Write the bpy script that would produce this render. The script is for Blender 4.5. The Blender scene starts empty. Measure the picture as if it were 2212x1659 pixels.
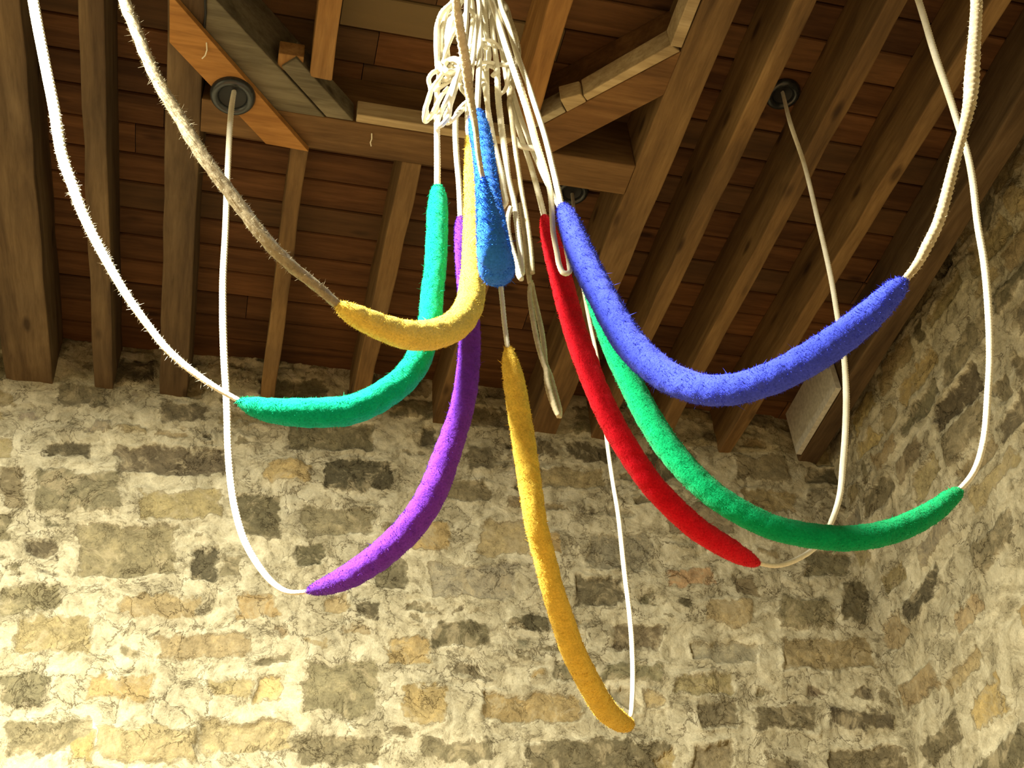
import bpy, bmesh, math, random
import numpy as np
from mathutils import Vector, Matrix
random.seed(7); rng = np.random.default_rng(7)
SC = bpy.context.scene
COL = SC.collection

# ------------------------------------------------------------------ camera
# The room is measured with the camera at its origin, then scaled by S and lifted by Z0.
S, Z0 = 1.2, 1.5
FPX = 2545.0
YAW, ELEV, ROLL = 0.2845153, 0.70083975, -0.07598488
CF = np.array([math.sin(YAW)*math.cos(ELEV), math.cos(YAW)*math.cos(ELEV), math.sin(ELEV)])
_r = np.array([math.cos(YAW), -math.sin(YAW), 0.0]); _u = np.cross(_r, CF)
CR = _r*math.cos(ROLL) + _u*math.sin(ROLL)
CU = -_r*math.sin(ROLL) + _u*math.cos(ROLL)
cam_d = bpy.data.cameras.new('camera'); cam = bpy.data.objects.new('camera', cam_d); COL.objects.link(cam)
cam_d.sensor_width = 36.0; cam_d.lens = 36.0*FPX/2212.0; cam_d.clip_start = 0.02
cam.matrix_world = Matrix(((CR[0], CU[0], -CF[0], 0), (CR[1], CU[1], -CF[1], 0), (CR[2], CU[2], -CF[2], Z0), (0, 0, 0, 1)))
SC.camera = cam

# ------------------------------------------------------------------ light and exposure
SC.view_settings.view_transform = 'Standard'; SC.view_settings.look = 'None'
SC.view_settings.gamma = 1.0; SC.view_settings.use_curve_mapping = False
SC.view_settings.exposure = 0.0
world = bpy.data.worlds.new('world'); SC.world = world; world.use_nodes = True
bg = world.node_tree.nodes['Background']
bg.inputs[0].default_value = (1.0, 0.86, 0.60, 1); bg.inputs[1].default_value = 0.06

def W(p):
    return (p[0]*S, p[1]*S, p[2]*S + Z0)

def area_light(name, loc, direction, size, power, color):
    ld = bpy.data.lights.new(name, 'AREA'); ld.shape = 'DISK'; ld.size = size; ld.energy = power; ld.color = color
    o = bpy.data.objects.new(name, ld); COL.objects.link(o); o.location = W(loc)
    o.rotation_euler = Vector(direction).to_track_quat('-Z', 'Y').to_euler()
    return o
# shaded lamp on the left, high on the side of the chamber
area_light('side_lamp', (-1.0, 0.71, 2.14), (0.03, 0.16, -0.98), 0.40, 690.0, (1.0, 0.95, 0.73))
# unseen fill spot added behind the camera; its floor bounce brightens the ceiling
dd = bpy.data.lights.new('bounce_fill_spot', 'SPOT'); dd.energy = 125.0; dd.color = (1.0, 0.90, 0.68)
dd.spot_size = math.radians(86); dd.spot_blend = 0.5; dd.shadow_soft_size = 0.08
do = bpy.data.objects.new('bounce_fill_spot', dd); COL.objects.link(do); do.location = W((0.2, -0.7, 2.2))

# ------------------------------------------------------------------ rays, planes
def ray(x, y):
    return CR*(x-1106.0)/FPX + CU*(829.5-y)/FPX + CF
def at_z(x, y, z):
    d = ray(x, y); return d*z/d[2]
def at_y(x, y, Y):
    d = ray(x, y); return d*Y/d[1]
def at_x(x, y, X):
    d = ray(x, y); return d*X/d[0]

# ------------------------------------------------------------------ object helpers
def obj(name, verts, faces, mat, parent=None, smooth=False, loc=None, raw=False):
    """verts in room units (scaled here) unless raw; origin moved to loc (world) when given"""
    v = np.asarray(verts, float)
    if not raw:
        v = v*S + np.array([0, 0, Z0])
    if loc is not None:
        v = v - np.asarray(loc)
    me = bpy.data.meshes.new(name)
    me.from_pydata(v.tolist(), [], faces)
    me.update()
    if smooth:
        me.polygons.foreach_set('use_smooth', [True]*len(me.polygons))
    if mat: me.materials.append(mat)
    o = bpy.data.objects.new(name, me); COL.objects.link(o)
    if parent is not None: o.parent = parent
    elif loc is not None: o.location = loc
    return o

def tag(o, label=None, cat=None, group=None, kind=None):
    if label: o['label'] = label
    if cat: o['category'] = cat
    if group: o['group'] = group
    if kind: o['kind'] = kind
    return o

def prism(poly, z0, z1):
    n = len(poly)
    # make counter-clockwise
    a = sum(poly[i][0]*poly[(i+1) % n][1]-poly[(i+1) % n][0]*poly[i][1] for i in range(n))
    if a < 0: poly = poly[::-1]
    v = [(p[0], p[1], z0) for p in poly]+[(p[0], p[1], z1) for p in poly]
    f = [tuple(range(n-1, -1, -1)), tuple(range(n, 2*n))]
    f += [(i, (i+1) % n, (i+1) % n+n, i+n) for i in range(n)]
    return v, f

def timber(name, poly, z0, z1, mat, bevel=0.003, parent=None, wave=0.0):
    v, f = prism([tuple(p[:2]) for p in poly], z0, z1)
    c = np.mean(np.array(v), axis=0)*S+np.array([0, 0, Z0])
    o = obj(name, v, f, mat, parent, loc=c if parent is None else None)
    if bevel:
        m = o.modifiers.new('bevel', 'BEVEL'); m.width = bevel*S; m.segments = 2; m.limit_method = 'ANGLE'
    return o

def box(x0, x1, y0, y1):
    return [(x0, y0), (x1, y0), (x1, y1), (x0, y1)]

# ------------------------------------------------------------------ materials
def new_mat(name):
    m = bpy.data.materials.new(name); m.use_nodes = True
    nt = m.node_tree; b = nt.nodes['Principled BSDF']
    return m, nt, b
def node(nt, t, **kw):
    n = nt.nodes.new(t)
    for k, v in kw.items(): setattr(n, k, v)
    return n
def noise(nt, vec, scale, detail=3, rough=0.5, dist=0.0):
    n = node(nt, 'ShaderNodeTexNoise'); n.inputs['Scale'].default_value = scale
    n.inputs['Detail'].default_value = detail; n.inputs['Roughness'].default_value = rough
    n.inputs['Distortion'].default_value = dist
    nt.links.new(vec, n.inputs['Vector']); return n
def ramp(nt, fac, stops):
    r = node(nt, 'ShaderNodeValToRGB'); e = r.color_ramp.elements
    while len(e) < len(stops): e.new(0.5)
    for el, (p, c) in zip(e, stops):
        el.position = p; el.color = (*c, 1) if len(c) == 3 else c
    nt.links.new(fac, r.inputs['Fac']); return r
def mix(nt, fac, a, b, mode='MIX'):
    m = node(nt, 'ShaderNodeMix', data_type='RGBA', blend_type=mode)
    for sock, val in ((m.inputs['Factor'], fac), (m.inputs[6], a), (m.inputs[7], b)):
        if hasattr(val, 'links'): nt.links.new(val, sock)
        elif isinstance(val, (int, float)): sock.default_value = val
        else: sock.default_value = (*val, 1)
    return m.outputs[2]
def math_(nt, op, a, b=None, clamp=False):
    m = node(nt, 'ShaderNodeMath', operation=op, use_clamp=clamp)
    for i, v in enumerate((a, b)):
        if v is None: continue
        if hasattr(v, 'links'): nt.links.new(v, m.inputs[i])
        else: m.inputs[i].default_value = v
    return m.outputs[0]
def bump(nt, b, h, strength, dist, normal=None):
    n = node(nt, 'ShaderNodeBump'); n.inputs['Strength'].default_value = strength; n.inputs['Distance'].default_value = dist
    nt.links.new(h, n.inputs['Height'])
    if normal is not None: nt.links.new(normal, n.inputs['Normal'])
    if b is not None: nt.links.new(n.outputs[0], b.inputs['Normal'])
    return n.outputs[0]

def wood(name, c_dark, c_mid, c_light, axis, rot=0.0, knots=True, rough=0.75, use_attr=False):
    m, nt, b = new_mat(name)
    tc = node(nt, 'ShaderNodeTexCoord'); geo = node(nt, 'ShaderNodeNewGeometry')
    mp = node(nt, 'ShaderNodeMapping'); nt.links.new(geo.outputs['Position'], mp.inputs['Vector'])
    mp.inputs['Rotation'].default_value = (0, 0, rot)
    sc = [9.0, 9.0, 9.0]; sc[axis] = 0.8
    mp.inputs['Scale'].default_value = sc
    oi = node(nt, 'ShaderNodeObjectInfo')
    add = node(nt, 'ShaderNodeVectorMath', operation='ADD')
    cmb = node(nt, 'ShaderNodeCombineXYZ')
    off = math_(nt, 'MULTIPLY', oi.outputs['Random'], 40.0)
    if use_attr:
        at = node(nt, 'ShaderNodeAttribute', attribute_name='plank'); sp = node(nt, 'ShaderNodeSeparateColor')
        nt.links.new(at.outputs['Color'], sp.inputs[0]); off = math_(nt, 'MULTIPLY', sp.outputs[0], 40.0)
    for i in range(3): nt.links.new(off, cmb.inputs[i])
    nt.links.new(mp.outputs[0], add.inputs[0]); nt.links.new(cmb.outputs[0], add.inputs[1])
    n1 = noise(nt, add.outputs[0], 1.6, 5, 0.6, 0.6)
    n2 = noise(nt, add.outputs[0], 7.0, 4, 0.7, 0.3)
    r1 = ramp(nt, n1.outputs['Fac'], [(0.30, c_dark), (0.52, c_mid), (0.75, c_light)])
    r2 = ramp(nt, n2.outputs['Fac'], [(0.3, (0.62, 0.58, 0.52)), (0.6, (1, 1, 1))])
    col = mix(nt, 0.8, r1.outputs[0], r2.outputs[0], 'MULTIPLY')
    big = noise(nt, geo.outputs['Position'], 2.2, 4, 0.6)
    rb = ramp(nt, big.outputs['Fac'], [(0.3, (0.7, 0.7, 0.72)), (0.65, (1.1, 1.08, 1.0))])
    col = mix(nt, 0.8, col, rb.outputs[0], 'MULTIPLY')
    if knots:
        mk = node(nt, 'ShaderNodeMapping'); nt.links.new(geo.outputs['Position'], mk.inputs['Vector'])
        mk.inputs['Rotation'].default_value = (0, 0, rot)
        ks = [11.0, 11.0, 11.0]; ks[axis] = 4.0; mk.inputs['Scale'].default_value = ks
        ad2 = node(nt, 'ShaderNodeVectorMath', operation='ADD'); nt.links.new(mk.outputs[0], ad2.inputs[0]); nt.links.new(cmb.outputs[0], ad2.inputs[1])
        vo = node(nt, 'ShaderNodeTexVoronoi'); vo.inputs['Scale'].default_value = 0.8
        nt.links.new(ad2.outputs[0], vo.inputs['Vector'])
        rk = ramp(nt, vo.outputs['Distance'], [(0.07, (0.25, 0.2, 0.16)), (0.17, (1, 1, 1))])
        col = mix(nt, 0.85, col, rk.outputs[0], 'MULTIPLY')
    if use_attr:
        tint = mix(nt, sp.outputs[1], (0.62, 0.60, 0.60), (1.25, 1.2, 1.1))
        col = mix(nt, 1.0, col, tint, 'MULTIPLY')
        col = mix(nt, sp.outputs[2], col, (0.21, 0.155, 0.075))
    nt.links.new(col, b.inputs['Base Color']); b.inputs['Roughness'].default_value = rough
    b.inputs['Specular IOR Level'].default_value = 0.25
    bump(nt, b, n2.outputs['Fac'], 0.4, 0.002)
    return m

M_JOIST = wood('joist_wood', (0.10, 0.055, 0.022), (0.20, 0.118, 0.048), (0.30, 0.19, 0.085), 1)
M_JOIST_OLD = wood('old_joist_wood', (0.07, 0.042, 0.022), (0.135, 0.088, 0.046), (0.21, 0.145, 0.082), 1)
M_CROSS = wood('cross_beam_wood', (0.09, 0.047, 0.018), (0.165, 0.09, 0.035), (0.24, 0.14, 0.06), 0)
M_PALE = wood('pale_sawn_wood', (0.34, 0.25, 0.14), (0.50, 0.38, 0.22), (0.62, 0.50, 0.32), 0)
M_GREY = wood('grey_weathered_wood', (0.10, 0.085, 0.055), (0.18, 0.155, 0.105), (0.27, 0.235, 0.165), 0, rot=math.radians(-45))
M_BRACE = wood('brown_brace_wood', (0.10, 0.048, 0.017), (0.19, 0.095, 0.034), (0.28, 0.155, 0.062), 0, rot=math.radians(45))
M_GREYB = wood('grey_brace_wood', (0.26, 0.22, 0.15), (0.42, 0.36, 0.25), (0.55, 0.47, 0.33), 0, rot=math.radians(45))
M_ORANGE = wood('orange_pine_board', (0.30, 0.135, 0.035), (0.43, 0.21, 0.06), (0.54, 0.28, 0.095), 0, rot=math.radians(-45))
M_ORJ = wood('orange_pine_joist', (0.22, 0.105, 0.032), (0.33, 0.17, 0.055), (0.44, 0.25, 0.095), 1)
M_BOARD = wood('ceiling_board_wood', (0.08, 0.035, 0.013), (0.145, 0.068, 0.026), (0.215, 0.107, 0.046), 0, use_attr=True)

def plain(name, col, rough, spec=0.5, metallic=0.0):
    m, nt, b = new_mat(name)
    tc = node(nt, 'ShaderNodeNewGeometry'); n = noise(nt, tc.outputs['Position'], 60, 4)
    r = ramp(nt, n.outputs['Fac'], [(0.3, tuple(c*0.8 for c in col)), (0.7, tuple(min(1, c*1.15) for c in col))])
    nt.links.new(r.outputs[0], b.inputs['Base Color']); b.inputs['Roughness'].default_value = rough
    b.inputs['Specular IOR Level'].default_value = spec; b.inputs['Metallic'].default_value = metallic
    return m
M_GUIDE = plain('dark_rubber', (0.018, 0.021, 0.024), 0.25, 0.6)
M_BLACK = plain('near_black', (0.006, 0.006, 0.007), 0.6)
M_WHITEBOARD = plain('white_plasterboard', (0.62, 0.61, 0.56), 0.85, 0.2)
M_IRON = plain('dark_iron', (0.05, 0.048, 0.045), 0.45, 0.5, 0.6)
M_FLOOR = wood('floor_boards', (0.25, 0.15, 0.08), (0.36, 0.23, 0.13), (0.46, 0.31, 0.18), 1)

def rope_mat(name, c0, c1):
    m, nt, b = new_mat(name)
    g = node(nt, 'ShaderNodeNewGeometry')
    n = noise(nt, g.outputs['Position'], 90, 5, 0.7); n2 = noise(nt, g.outputs['Position'], 7, 3)
    r = ramp(nt, n.outputs['Fac'], [(0.3, c0), (0.65, c1)])
    r2 = ramp(nt, n2.outputs['Fac'], [(0.35, (0.82, 0.79, 0.72)), (0.6, (1, 1, 1))])
    col = mix(nt, 0.8, r.outputs[0], r2.outputs[0], 'MULTIPLY')
    nt.links.new(col, b.inputs['Base Color']); b.inputs['Roughness'].default_value = 0.85
    b.inputs['Specular IOR Level'].default_value = 0.2
    bump(nt, b, n.outputs['Fac'], 0.5, 0.0015)
    return m
M_ROPE = rope_mat('cream_rope', (0.80, 0.76, 0.62), (0.92, 0.89, 0.78))
M_ROPE2 = rope_mat('old_rope', (0.42, 0.36, 0.24), (0.66, 0.58, 0.42))
M_HEMP = rope_mat('grey_brown_hemp', (0.24, 0.20, 0.13), (0.46, 0.40, 0.28))

def wool_mat(name, c):
    m, nt, b = new_mat(name)
    g = node(nt, 'ShaderNodeNewGeometry')
    n = noise(nt, g.outputs['Position'], 260, 4, 0.7); n2 = noise(nt, g.outputs['Position'], 28, 4, 0.65)
    r = ramp(nt, n.outputs['Fac'], [(0.3, tuple(x*0.72 for x in c)), (0.7, tuple(min(1, x*1.12+0.004) for x in c))])
    r2 = ramp(nt, n2.outputs['Fac'], [(0.3, (0.78, 0.78, 0.78)), (0.62, (1, 1, 1))])
    col = mix(nt, 0.75, r.outputs[0], r2.outputs[0], 'MULTIPLY')
    nt.links.new(col, b.inputs['Base Color']); b.inputs['Roughness'].default_value = 0.95
    b.inputs['Specular IOR Level'].default_value = 0.05
    b.inputs['Sheen Weight'].default_value = 0.35; b.inputs['Sheen Roughness'].default_value = 0.45
    b.inputs['Sheen Tint'].default_value = (*[min(1, x*0.8+0.25) for x in c], 1)
    h = math_(nt, 'ADD', n.outputs['Fac'], math_(nt, 'MULTIPLY', n2.outputs['Fac'], 2.5))
    bump(nt, b, h, 0.7, 0.003)
    return m
WOOL = {'A': (0.0, 0.47, 0.27), 'B': (0.88, 0.66, 0.12), 'C': (0.18, 0.036, 0.60), 'D': (0.03, 0.20, 0.82),
        'E': (0.86, 0.60, 0.09), 'F': (0.72, 0.006, 0.022), 'G': (0.0, 0.36, 0.13), 'H': (0.055, 0.085, 0.80)}

# ------------------------------------------------------------------ masonry walls
YW, XW = 3.09, 2.10
TONES = {'G': (0.225, 0.20, 0.13), 'D': (0.145, 0.128, 0.083), 'T': (0.37, 0.31, 0.18), 'O': (0.43, 0.34, 0.17),
         'R': (0.44, 0.31, 0.18), 'B': (0.30, 0.28, 0.21), 'W': (0.21, 0.18, 0.115)}
BOXES = [(77,1023,264,1107,'G'),(0,1020,50,1094,'W'),(164,1137,378,1247,'G'),(57,1160,114,1204,'D'),(298,1064,485,1124,'T'),
 (515,1067,602,1160,'D'),(411,1187,470,1254,'D'),(476,1200,522,1250,'G'),(656,1097,800,1157,'G'),(268,1294,428,1335,'T'),(515,1294,602,1335,'O'),
 (341,1368,535,1425,'T'),(33,1335,200,1408,'T'),(187,1458,328,1508,'O'),(0,1458,97,1522,'G'),(451,1462,542,1502,'T'),
 (549,1465,600,1515,'O'),(660,1431,812,1540,'G'),(0,1261,134,1328,'G'),(258,968,485,1022,'D'),(100,955,200,992,'D'),
 (629,915,810,978,'G'),(569,1002,669,1042,'O'),(702,1002,850,1060,'D'),(248,781,338,825,'D'),(1008,968,1061,1012,'G'),
 (1168,1015,1300,1052,'T'),(931,1220,1118,1291,'B'),(1034,1133,1135,1200,'T'),(1275,1160,1402,1227,'B'),(837,1384,934,1438,'O'),
 (874,1485,961,1555,'O'),(1051,1498,1249,1558,'O'),(1195,1428,1290,1478,'G'),(941,1347,1061,1401,'D'),(1095,1327,1185,1361,'D'),
 (914,1598,1065,1640,'G'),(1141,1605,1440,1675,'G'),(1242,1247,1345,1307,'D'),(1325,1354,1436,1408,'W'),(817,1217,880,1267,'G'),
 (690,1294,750,1331,'T'),(900,1120,967,1184,'O'),(1305,1434,1430,1478,'G'),(1444,1228,1543,1269,'R'),(1499,1393,1642,1430,'B'),
 (1693,1382,1888,1445,'T'),(1521,1298,1620,1349,'T'),(1686,1294,1796,1357,'G'),(1822,1265,1877,1349,'D'),(1462,1460,1580,1500,'T'),
 (1510,1515,1590,1577,'G'),(1635,1522,1760,1577,'W'),(1789,1533,1925,1570,'D'),(1789,1614,1950,1675,'W'),(1370,1614,1448,1675,'O'),
 (1492,1614,1584,1675,'G'),(1741,1195,1840,1247,'G'),(1584,985,1701,1035,'G'),(20,1560,190,1625,'G'),(210,1570,420,1640,'T'),
 (430,1560,640,1625,'T'),(640,1590,820,1650,'G'),(140,1590,200,1650,'O'),(120,830,230,880,'G'),(560,820,700,860,'G'),
 (640,1180,700,1225,'D'),(770,1310,815,1345,'D'),(1440,1090,1580,1150,'G'),(1600,1060,1720,1110,'T'),(1400,975,1500,1030,'D'),(1240,890,1300,940,'G')]
RQ = [([(1960,1300),(2030,1222),(2040,1262),(1972,1358)],'D'),([(1905,1250),(1955,1205),(1967,1255),(1920,1280)],'T'),
 ([(1905,1350),(1950,1316),(1965,1375),(1925,1405)],'T'),([(2040,1480),(2112,1400),(2128,1430),(2055,1505)],'T'),
 ([(2095,1535),(2160,1460),(2185,1535),(2110,1580)],'O'),([(1995,1625),(2060,1530),(2082,1595),(2020,1655)],'G'),
 ([(2085,1680),(2212,1560),(2260,1600),(2200,1700)],'D'),([(1980,1180),(2050,1110),(2062,1150),(2000,1220)],'B'),
 ([(1945,1480),(2010,1430),(2030,1480),(1965,1530)],'T'),([(2100,1190),(2190,1100),(2200,1150),(2120,1240)],'G'),
 ([(2060,1330),(2110,1270),(2130,1310),(2080,1370)],'T')]

def fill_stones(u0, u1, v0, v1, taken, skip=0.18, hr=(0.07, 0.125), wr=(0.07, 0.30)):
    out = []; v = v0
    while v < v1:
        h = random.uniform(*hr); u = u0+random.uniform(-0.2, 0)
        while u < u1:
            w = random.uniform(*wr)
            cx, cy = u+w/2, v+h/2
            a = random.uniform(0.008, 0.02)
            q = [(u+a, v+a+random.uniform(-.008, .014)), (u+w-a, v+a+random.uniform(-.008, .014)),
                 (u+w-a-random.uniform(0, .02), v+h-a+random.uniform(-.01, .008)), (u+a+random.uniform(0, .02), v+h-a+random.uniform(-.01, .008))]
            ok = all(not (u < t[1]+0.01 and u+w > t[0]-0.01 and v < t[3]+0.004 and v+h > t[2]-0.004) for t in taken)
            if ok and random.random() > skip:
                out.append((q, random.choice('GGTTDDBWWGTGBTO')))
            u += w
        v += h
    return out

def poly_sd(P, q):
    """signed distance (negative inside) of points P to convex-ish polygon q"""
    q = np.array(q); n = len(q)
    area = 0.5*np.sum(q[:, 0]*np.roll(q[:, 1], -1)-np.roll(q[:, 0], -1)*q[:, 1])
    if area < 0: q = q[::-1]
    d = np.full(len(P), 1e9); inside = np.ones(len(P), bool)
    for i in range(n):
        a, b = q[i], q[(i+1) % n]; e = b-a; w = P-a
        t = np.clip((w@e)/(e@e), 0, 1); pr = w-t[:, None]*e
        d = np.minimum(d, np.hypot(pr[:, 0], pr[:, 1]))
        inside &= (e[0]*w[:, 1]-e[1]*w[:, 0]) >= 0
    return np.where(inside, -d, d)

def vnoise(P, freq, seed):
    """cheap smooth value noise on 2D points"""
    r = np.random.default_rng(seed); G = r.random((64, 64))
    x = P[:, 0]*freq; y = P[:, 1]*freq
    xi = np.floor(x).astype(int); yi = np.floor(y).astype(int); fx = x-xi; fy = y-yi
    fx = fx*fx*(3-2*fx); fy = fy*fy*(3-2*fy)
    g = lambda i, j: G[i % 64, j % 64]
    return (g(xi, yi)*(1-fx)+g(xi+1, yi)*fx)*(1-fy)+(g(xi, yi+1)*(1-fx)+g(xi+1, yi+1)*fx)*fy

def masonry(name, us, vs, stones, to3d, mat, flip, inward):
    U, V = np.meshgrid(us, vs); P = np.stack([U.ravel(), V.ravel()], 1)
    Pw = P.copy()
    Pw[:, 0] += 0.030*(vnoise(P, 14, 1)-0.5)+0.016*(vnoise(P, 40, 2)-0.5)+0.010*(vnoise(P, 90, 12)-.5)
    Pw[:, 1] += 0.026*(vnoise(P, 14, 3)-0.5)+0.016*(vnoise(P, 40, 4)-0.5)+0.010*(vnoise(P, 90, 13)-.5)
    best = np.full(len(P), 1e9); idx = np.zeros(len(P), int)
    for k, (q, t) in enumerate(stones):
        qa = np.array(q); lo = qa.min(0)-0.12; hi = qa.max(0)+0.12
        s = np.nonzero((Pw[:, 0] > lo[0]) & (Pw[:, 0] < hi[0]) & (Pw[:, 1] > lo[1]) & (Pw[:, 1] < hi[1]))[0]
        if not len(s): continue
        d = poly_sd(Pw[s], q); m = d < best[s]
        best[s[m]] = d[m]; idx[s[m]] = k
    sd = np.clip(best, -0.05, 0.05)
    jit = rng.uniform(0.82, 1.2, (len(stones), 1))*rng.uniform(0.97, 1.03, (len(stones), 3))
    cols = np.array([TONES[t] for _, t in stones])*jit
    depth = rng.uniform(-0.006, 0.013, len(stones))
    inside = 1/(1+np.exp(sd/0.0022))
    rough = 0.016*(vnoise(P, 5, 5)-.5)+0.009*(vnoise(P, 15, 6)-.5)+0.005*(vnoise(P, 40, 7)-.5)+0.003*(vnoise(P, 95, 8)-.5)
    lip = 0.007*np.exp(-((sd-0.006)/0.006)**2)*(vnoise(P, 9, 9)*2-0.7)
    h = inside*(depth[idx]) + (1-inside)*0.004 + rough + lip
    pos = to3d(P[:, 0], P[:, 1], h*inward)
    nu, nv = len(us), len(vs)
    I = np.arange(nu*nv).reshape(nv, nu)
    a, b, c, d = I[:-1, :-1].ravel(), I[:-1, 1:].ravel(), I[1:, 1:].ravel(), I[1:, :-1].ravel()
    F = np.stack([a, b, c, d] if not flip else [d, c, b, a], 1)
    o = obj(name, pos, F.tolist(), mat, smooth=True)
    me = o.data
    at = me.attributes.new('sd', 'FLOAT', 'POINT'); at.data.foreach_set('value', sd.astype(np.float32))
    ca = me.attributes.new('stone', 'FLOAT_COLOR', 'POINT')
    cc = np.concatenate([cols[idx], np.ones((len(P), 1))], 1).astype(np.float32)
    ca.data.foreach_set('color', cc.ravel())
    return o

def masonry_mat():
    m, nt, b = new_mat('rubble_masonry')
    g = node(nt, 'ShaderNodeNewGeometry'); pos = g.outputs['Position']
    sd = node(nt, 'ShaderNodeAttribute', attribute_name='sd'); st = node(nt, 'ShaderNodeAttribute', attribute_name='stone')
    nf = noise(nt, pos, 26, 7, 0.68, 0.4); nfine = noise(nt, pos, 130, 5, 0.75); nbig = noise(nt, pos, 3.5, 5, 0.6, 0.5); nm = noise(nt, pos, 11, 6, 0.7, 0.8)
    nz = math_(nt, 'MULTIPLY', math_(nt, 'SUBTRACT', nf.outputs['Fac'], 0.5), 0.055)
    s2 = math_(nt, 'ADD', sd.outputs['Fac'], nz)
    mr = node(nt, 'ShaderNodeMapRange', interpolation_type='SMOOTHSTEP'); nt.links.new(s2, mr.inputs['Value'])
    mr.inputs['From Min'].default_value = -0.007; mr.inputs['From Max'].default_value = 0.003
    mort = mr.outputs[0]
    # colours: mortar cream to grey-dirty, stones by attribute with mottling
    mc = ramp(nt, nm.outputs['Fac'], [(0.30, (0.28, 0.25, 0.165)), (0.45, (0.45, 0.41, 0.29)), (0.66, (0.68, 0.64, 0.49))])
    sr = ramp(nt, nf.outputs['Fac'], [(0.25, (0.62, 0.60, 0.58)), (0.5, (0.98, 0.97, 0.95)), (0.75, (1.5, 1.45, 1.35))])
    scol = mix(nt, 0.95, st.outputs['Color'], sr.outputs[0], 'MULTIPLY')
    # smears of mortar over stones
    sm = ramp(nt, nm.outputs['Fac'], [(0.52, (0, 0, 0)), (0.62, (1, 1, 1))])
    smf = math_(nt, 'MULTIPLY', sm.outputs[0], 0.7)
    scol = mix(nt, smf, scol, (0.44, 0.38, 0.25))
    col = mix(nt, mort, scol, mc.outputs[0])
    # dark lines along thin gaps and cracks
    wp = node(nt, 'ShaderNodeVectorMath', operation='ADD'); nt.links.new(pos, wp.inputs[0])
    vm = node(nt, 'ShaderNodeVectorMath', operation='SCALE'); nt.links.new(nm.outputs['Color'], vm.inputs[0]); vm.inputs['Scale'].default_value = 0.16
    nt.links.new(vm.outputs[0], wp.inputs[1])
    vo = node(nt, 'ShaderNodeTexVoronoi', feature='DISTANCE_TO_EDGE'); vo.inputs['Scale'].default_value = 9.0
    nt.links.new(wp.outputs[0], vo.inputs['Vector'])
    vo2 = node(nt, 'ShaderNodeTexVoronoi', feature='DISTANCE_TO_EDGE'); vo2.inputs['Scale'].default_value = 21.0
    nt.links.new(wp.outputs[0], vo2.inputs['Vector'])
    c1 = ramp(nt, vo.outputs['Distance'], [(0.0, (0, 0, 0)), (0.028, (1, 1, 1))])
    c2 = ramp(nt, vo2.outputs['Distance'], [(0.0, (0.1, .1, .1)), (0.03, (1, 1, 1))])
    gate = ramp(nt, nbig.outputs['Fac'], [(0.45, (0, 0, 0)), (0.58, (1, 1, 1))])
    gate2 = ramp(nt, nm.outputs['Fac'], [(0.42, (1, 1, 1)), (0.52, (0, 0, 0))])
    crack = math_(nt, 'MULTIPLY', c1.outputs[0], 1.0)
    k1 = mix(nt, gate.outputs[0], c1.outputs[0], (1, 1, 1)); k2 = mix(nt, gate2.outputs[0], (1, 1, 1), c2.outputs[0])
    ck = mix(nt, 1.0, k1, k2, 'MULTIPLY')
    ckc = mix(nt, ck, (0.20, 0.16, 0.11), (1, 1, 1))
    col = mix(nt, 0.9, col, ckc, 'MULTIPLY')
    # dark joint line right at the edge in places
    ed = math_(nt, 'ABSOLUTE', s2); er = ramp(nt, ed, [(0.0, (0.45, 0.4, 0.32)), (0.0022, (1, 1, 1))])
    eg = mix(nt, gate.outputs[0], (1, 1, 1), er.outputs[0]); col = mix(nt, 0.8, col, eg, 'MULTIPLY')
    br = ramp(nt, nbig.outputs['Fac'], [(0.3, (0.76, 0.75, 0.73)), (0.65, (1.08, 1.07, 1.05))])
    col = mix(nt, 0.9, col, br.outputs[0], 'MULTIPLY')
    fr = ramp(nt, nfine.outputs['Fac'], [(0.3, (0.74, 0.73, 0.71)), (0.7, (1.15, 1.15, 1.13))])
    col = mix(nt, 0.8, col, fr.outputs[0], 'MULTIPLY')
    nt.links.new(col, b.inputs['Base Color']); b.inputs['Roughness'].default_value = 0.93; b.inputs['Specular IOR Level'].default_value = 0.15
    h = math_(nt, 'ADD', math_(nt, 'MULTIPLY', nf.outputs['Fac'], 1.6), math_(nt, 'MULTIPLY', nfine.outputs['Fac'], 0.5))
    h = math_(nt, 'ADD', h, math_(nt, 'MULTIPLY', mort, 0.35))
    sep = node(nt, 'ShaderNodeSeparateColor'); nt.links.new(ck, sep.inputs[0])
    h = math_(nt, 'ADD', h, math_(nt, 'MULTIPLY', sep.outputs[0], 0.7))
    bump(nt, b, h, 0.55, 0.008)
    return m
M_WALL = masonry_mat()

def graded(a, f0, f1, b, fine, coarse):
    out = list(np.arange(a, f0, coarse))+list(np.arange(f0, f1, fine))+list(np.arange(f1, b, coarse))+[b]
    return np.array(out)
st = []; taken = []
for x0, y0, x1, y1, t in BOXES:
    q = [at_y(x, y, YW) for x, y in ((x0, y1), (x1, y1), (x1, y0), (x0, y0))]
    q = [(p[0], p[2]) for p in q]; cx = sum(p[0] for p in q)/4; cy = sum(p[1] for p in q)/4
    st.append((q, t)); taken.append((min(p[0] for p in q), max(p[0] for p in q), min(p[1] for p in q), max(p[1] for p in q)))
st += fill_stones(-1.2, 2.15, 1.0, 2.7, taken, 0.08)
for q, t in st[len(taken):]:
    taken.append((min(p[0] for p in q), max(p[0] for p in q), min(p[1] for p in q), max(p[1] for p in q)))
st += fill_stones(-1.2, 2.15, 1.0, 2.7, taken, 0.1, (0.035, 0.07), (0.04, 0.14))
ZF = -Z0/S
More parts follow.
